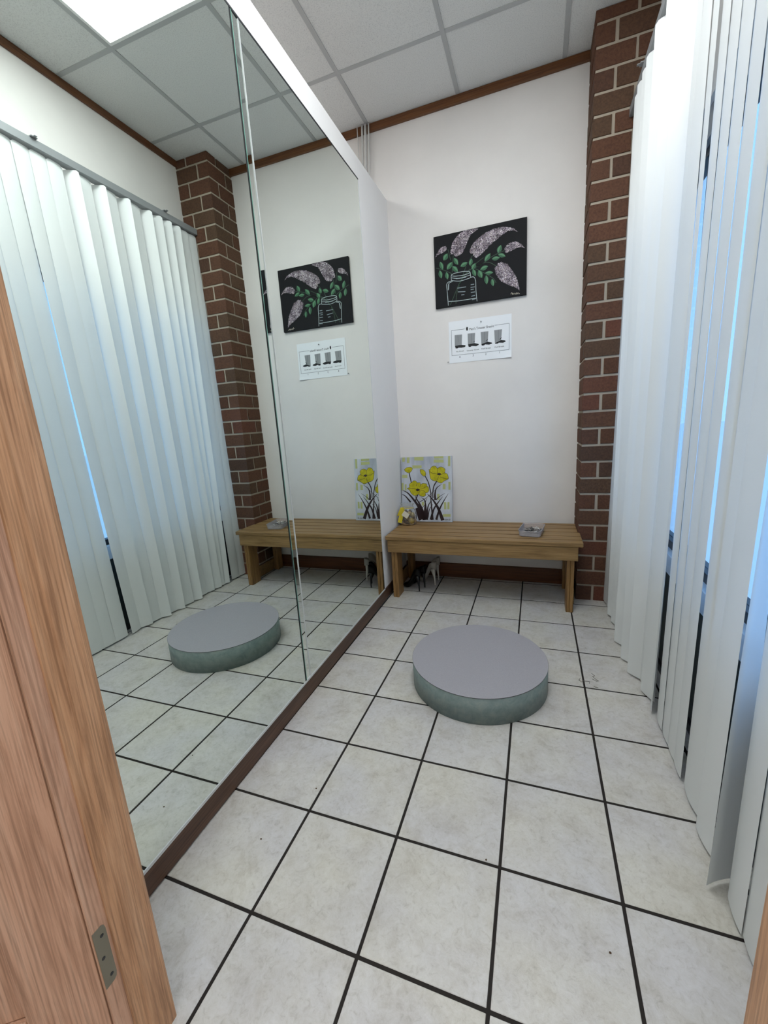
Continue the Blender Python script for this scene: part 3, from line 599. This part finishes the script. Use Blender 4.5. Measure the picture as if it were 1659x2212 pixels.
for (x, z), lb in zip(CHART_PINS, ('small grey push pin at the top of the trouser chart', 'small grey push pin at the lower corner of the trouser chart')):
    bm = bmesh.new(); c0 = Vector((0.312, WY-0.004, 5.37))*T+Vector((x/1000, 0, z/1000))
    tube(bm, [c0+Vector((0, 0.001, 0)), c0+Vector((0, -0.004, 0)), c0+Vector((0, -0.0045, 0)), c0+Vector((0, -0.012, -0.001)), c0+Vector((0, -0.0125, -0.001)), c0+Vector((0, -0.014, -0.001))], [0.0012, 0.0012, 0.004, 0.0026, 0.0045, 0.0040], 10)
    put(build('push_pin', bm, M['alu'], smooth=True), lb, 'pin', 'push pins holding the chart')

# ------------------------------------------------------------------ clear tub of pins on the bench
tc = Vector((2.205, 8.13, BT)); tb = thing('plastic_tub', tuple(tc), 'small clear plastic tub of pins on the bench', 'tub')
def rrect(w, d, r, n=4):
    out = []
    for cx, cy, a0 in ((w/2-r, d/2-r, 0), (-w/2+r, d/2-r, 90), (-w/2+r, -d/2+r, 180), (w/2-r, -d/2+r, 270)):
        for k in range(n+1):
            a = math.radians(a0+90*k/n); out.append((cx+r*math.cos(a), cy+r*math.sin(a)))
    return out
rz = Matrix.Rotation(math.radians(-8), 3, 'Z')
bm = bmesh.new(); rings = []
for w_, d_, r, z in ((0.38, 0.64, 0.05, 0.002), (0.43, 0.70, 0.07, 0.02), (0.455, 0.73, 0.08, 0.128), (0.475, 0.75, 0.085, 0.130), (0.475, 0.75, 0.085, 0.138), (0.448, 0.72, 0.075, 0.138), (0.42, 0.69, 0.06, 0.024), (0.38, 0.64, 0.05, 0.012)):
    rings.append([bm.verts.new((tc+rz @ Vector((x, y, z)))*T) for x, y in rrect(w_, d_, r)])
for p, q in zip(rings, rings[1:]):
    for k in range(len(p)): bm.faces.new((p[k], p[(k+1) % len(p)], q[(k+1) % len(p)], q[k]))
bm.faces.new(rings[0][::-1]); bm.faces.new(rings[-1]); build('shell', bm, M['tub'], tb)
for nm, mt, n, rr in (('steel_pins', M['steel'], 110, 0.0009), ('white_clips', M['white'], 7, 0.0024), ('black_clips', M['ink'], 26, 0.0020)):
    bm = bmesh.new()
    for _ in range(n):
        p = Vector((random.uniform(-0.16, 0.16), random.uniform(-0.28, 0.28), random.uniform(0.02, 0.085))); d = Vector((random.uniform(-1, 1), random.uniform(-1, 1), random.uniform(-0.15, 0.15))).normalized()*random.uniform(0.03, 0.055)
        p.x = max(-0.15, min(0.15, p.x)); a0 = p-d; a1 = p+d
        for q in (a0, a1): q.z = max(0.018, q.z); q.x = max(-0.185, min(0.185, q.x)); q.y = max(-0.31, min(0.31, q.y))
        tube(bm, [(tc+rz @ a0)*T, (tc+rz @ a1)*T], rr, 5)
    put(build(nm, bm, mt, tb), kind='stuff')

# ------------------------------------------------------------------ cellophane bag of gilded potpourri
bc = Vector((-0.78, 8.66, BT)); bg_ = thing('cellophane_bag', tuple(bc), 'clear cellophane bag of gold and brown balls with yellow ribbon on the bench', 'gift bag')
bm = bmesh.new(); rings = []; n = 28
for z, rx, ry, wv in ((0.002, 0.19, 0.13, 0), (0.03, 0.225, 0.165, 0.006), (0.14, 0.235, 0.175, 0.010), (0.27, 0.230, 0.165, 0.014), (0.36, 0.205, 0.130, 0.014), (0.43, 0.165, 0.085, 0.014), (0.49, 0.150, 0.060, 0.016), (0.545, 0.185, 0.050, 0.018)):
    rings.append([bm.verts.new((bc+Vector((rx*math.cos(k*2*math.pi/n)*(1+wv*2*math.sin(7*k)), ry*math.sin(k*2*math.pi/n)*(1+wv*3*math.sin(5*k+z*9)), z+wv*math.sin(3*k))))*T) for k in range(n)])
for p, q in zip(rings, rings[1:]):
    for k in range(n): bm.faces.new((p[k], p[(k+1) % n], q[(k+1) % n], q[k]))
bm.faces.new(rings[0][::-1]); build('film', bm, M['film'], bg_, smooth=True)
for x, y, z, r, mt in ((0.115, -0.065, 0.100, 0.088, 'gold'), (-0.09, -0.07, 0.075, 0.068, 'husk'), (0.02, 0.05, 0.085, 0.075, 'husk'), (0.13, -0.01, 0.25, 0.072, 'gold'), (0.01, -0.085, 0.19, 0.062, 'gold'), (-0.14, 0.02, 0.16, 0.062, 'husk'), (0.05, 0.04, 0.31, 0.06, 'husk'),
                       (-0.08, -0.05, 0.28, 0.060, 'gold'), (0.00, -0.10, 0.07, 0.05, 'husk'), (-0.03, -0.04, 0.33, 0.055, 'husk'), (0.15, 0.06, 0.16, 0.055, 'husk'), (-0.13, -0.06, 0.21, 0.05, 'husk'), (0.07, -0.07, 0.30, 0.05, 'gold'), (-0.02, 0.06, 0.21, 0.07, 'husk')):
    bm = bmesh.new(); bmesh.ops.create_icosphere(bm, subdivisions=2, radius=r*T)
    for v in bm.verts: v.co = v.co*(1+random.uniform(-0.07, 0.07))+(bc+Vector((x, y, z)))*T
    build('potpourri_ball', bm, M[mt], bg_, smooth=True)
bm = bmesh.new()
def sheet(bm, pts, th=0.0006):
    v = [bm.verts.new((bc+Vector(p))*T) for p in pts]; n_ = (v[1].co-v[0].co).cross(v[3].co-v[0].co).normalized()*th; w2 = [bm.verts.new(q.co+n_) for q in v]
    bm.faces.new(v); bm.faces.new(w2[::-1])
    for i in range(4): bm.faces.new((v[i], w2[i], w2[(i+1) % 4], v[(i+1) % 4]))
sheet(bm, [(-0.12, -0.105, 0.44), (-0.03, -0.115, 0.42), (-0.10, -0.20, 0.07), (-0.21, -0.19, 0.09)])
build('ribbon_tail', bm, M['ribbon'], bg_)
bm = bmesh.new(); sheet(bm, [(-0.14, -0.11, 0.45), (-0.05, -0.115, 0.46), (-0.16, -0.17, 0.26), (-0.24, -0.13, 0.24)]); build('ribbon_tail', bm, M['ribbon'], bg_)
bm = bmesh.new()
ring = [(bc+Vector((0.168*math.cos(k*2*math.pi/20), 0.088*math.sin(k*2*math.pi/20), 0.43)))*T for k in range(21)]
tube(bm, ring, 0.0022, 6, False); build('ribbon_tie', bm, M['ribbon'], bg_)
bm = bmesh.new(); sheet(bm, [(-0.02, -0.185, 0.39), (0.115, -0.19, 0.30), (0.045, -0.205, 0.19), (-0.095, -0.20, 0.28)]); build('gift_tag', bm, M['cream'], bg_)

# ------------------------------------------------------------------ shoes under the bench
def pump(loc, heading, mt, label, group, hh=0.098, L=0.205, buckle=False):
    """high-heeled court shoe; heel tip at loc (tiles), toe towards heading (degrees from +x)"""
    t = thing('high_heel_shoe', loc, label, 'shoe', group, rot=(0, 0, math.radians(heading))); t.scale = (1.0, 1.0, 1.06)
    bm = bmesh.new(); N, K = 26, 16; rings = []
    for i in range(N+1):
        s = i/N
        x = -0.012+s*L
        zb = hh*(1-min(1, max(0, (s-0.16)/0.52))**1.0*1.0) if s > 0.16 else hh
        u = min(1, max(0, (s-0.14)/0.54)); zb = hh*(1-u*u*(3-2*u))+0.004
        wd = [0.012, 0.026, 0.028, 0.026, 0.025, 0.029, 0.034, 0.036, 0.032, 0.020, 0.004]; q = s*10; j = min(int(q), 9); hwid = wd[j]+(wd[j+1]-wd[j])*(q-j)
        hs = [0.060, 0.058, 0.050, 0.040, 0.034, 0.032, 0.034, 0.040, 0.034, 0.024, 0.010]; ht = hs[j]+(hs[j+1]-hs[j])*(q-j)
        close = min(1, max(0, (s-0.62)/0.10)); phm = math.radians(112+68*close)
        ring = []
        for k in range(K+1):
            ph = -phm+2*phm*k/K
            ring.append(bm.verts.new((x, hwid*math.sin(ph), zb+ht/2-ht/2*math.cos(ph) if close > 0.5 else zb+ht*(1-math.cos(ph))/(1-math.cos(phm)))))
        rings.append(ring)
    for p, q in zip(rings, rings[1:]):
        for k in range(K): bm.faces.new((p[k], p[k+1], q[k+1], q[k]))
    bm.faces.new(rings[0]); bm.faces.new(rings[-1][::-1])
    bmesh.ops.solidify(bm, geom=list(bm.faces), thickness=0.0016)
    build('upper', bm, mt, t, smooth=True)
    bm = bmesh.new(); tube(bm, [(0, 0, 0), (0.0005, 0, 0.004), (0.001, 0, 0.035), (0.006, 0, 0.07), (0.016, 0, hh+0.006)], [0.0045, 0.0045, 0.0055, 0.009, 0.021], 12); build('heel', bm, mt, t, smooth=True)
    if buckle: box('buckle', L*0.60, L*0.66, -0.034, -0.030, 0.030, 0.042, M['steel'], t, k=1)
    return t
pump((-0.085, 8.47, 0), 155, M['shoew'], 'white high-heeled shoe under the bench, nearer of the white pair', 'white high-heeled shoes under the bench', hh=0.115, L=0.20)
pump((-0.075, 8.84, 0), 166, M['shoew'], 'white high-heeled shoe under the bench, closer to the wall', 'white high-heeled shoes under the bench', hh=0.115, L=0.20)
pump((-0.375, 8.02, 0), 150, M['shoeb'], 'black high-heeled shoe under the bench, nearer of the black pair', 'black high-heeled shoes under the bench', hh=0.105, L=0.185, buckle=True)
pump((-0.300, 8.27, 0), 152, M['shoeb'], 'black high-heeled shoe under the bench, between black and white shoes', 'black high-heeled shoes under the bench', hh=0.105, L=0.185)

# ------------------------------------------------------------------ cables above the partition, wire bits on the floor
cl = ['white cable hanging by the back wall, leftmost of the bundle', 'white cable hanging by the back wall, middle of the bundle', 'white cable hanging by the back wall, rightmost of the bundle', 'thin short white cable beside the hanging bundle']
for (x0, x1, r, z1), lb in zip(((-1.490, -1.60, 0.0075, 8.6), (-1.415, -1.53, 0.0095, 8.6), (-1.335, -1.44, 0.0060, 8.6), (-1.612, -1.622, 0.0035, 9.9)), cl):
    bm = bmesh.new(); tube(bm, [(x0*T, 9.05*T, (ZC-0.02)*T), ((x0*0.85+x1*0.15)*T, 9.045*T, 10.3*T), ((x0*0.5+x1*0.5)*T, 9.05*T, (9.7 if z1 < 9 else 10.1)*T), (x1*T, 9.06*T, z1*T)], r, 8)
    put(build('cable', bm, M['cord'], smooth=True), lb, 'cable', 'white cables above the partition')
W_ = [([(2.955, 5.215), (2.935, 5.165), (2.97, 5.125), (2.995, 5.15), (3.05, 5.165), (3.085, 5.155), (3.075, 5.11)], 'bent wire clip lying across a grout line on the floor'),
      ([(3.135, 5.40), (3.175, 5.33), (3.14, 5.31), (3.185, 5.23), (3.215, 5.215), (3.18, 5.19), (3.13, 5.245)], 'zigzag bent wire clip on the floor tile by the blind'),
      ([(3.13, 5.055), (3.15, 5.03), (3.165, 5.045), (3.185, 5.02)], 'short scrap of wire beside the grout line')]
for p, lb in W_:
    bm = bmesh.new(); tube(bm, [(x*T, y*T, 0.0012+0.0022*(i % 2)) for i, (x, y) in enumerate(p)], 0.0011, 6); put(build('bent_wire', bm, M['steel']), lb, 'wire', 'wire scraps on the floor')
CR = [(2.845, 1.609), (1.874, 2.03), (-0.065, 2.267), (-0.318, 1.574), (-0.464, 6.783)]
CL = ['tiny dark crumb on a floor tile near the blind', 'tiny dark speck beside the grout line in the middle of the floor', 'tiny dark crumb close to a grout line near the mirror baseboard',
      'tiny dark crumb on the tile between mirror and doorway', 'tiny dark crumb on the floor between bench and mirror']
for (x, y), lb in zip(CR, CL):
    bm = bmesh.new(); bmesh.ops.create_icosphere(bm, subdivisions=1, radius=0.0026)
    for v in bm.verts: v.co = Vector((v.co.x*random.uniform(0.8, 1.6), v.co.y*random.uniform(0.8, 1.5), (v.co.z+0.0026)*0.6))+Vector((x*T, y*T, 0.0))
    put(build('crumb', bm, M['husk']), lb, 'crumb', 'dark crumbs on the floor tiles')
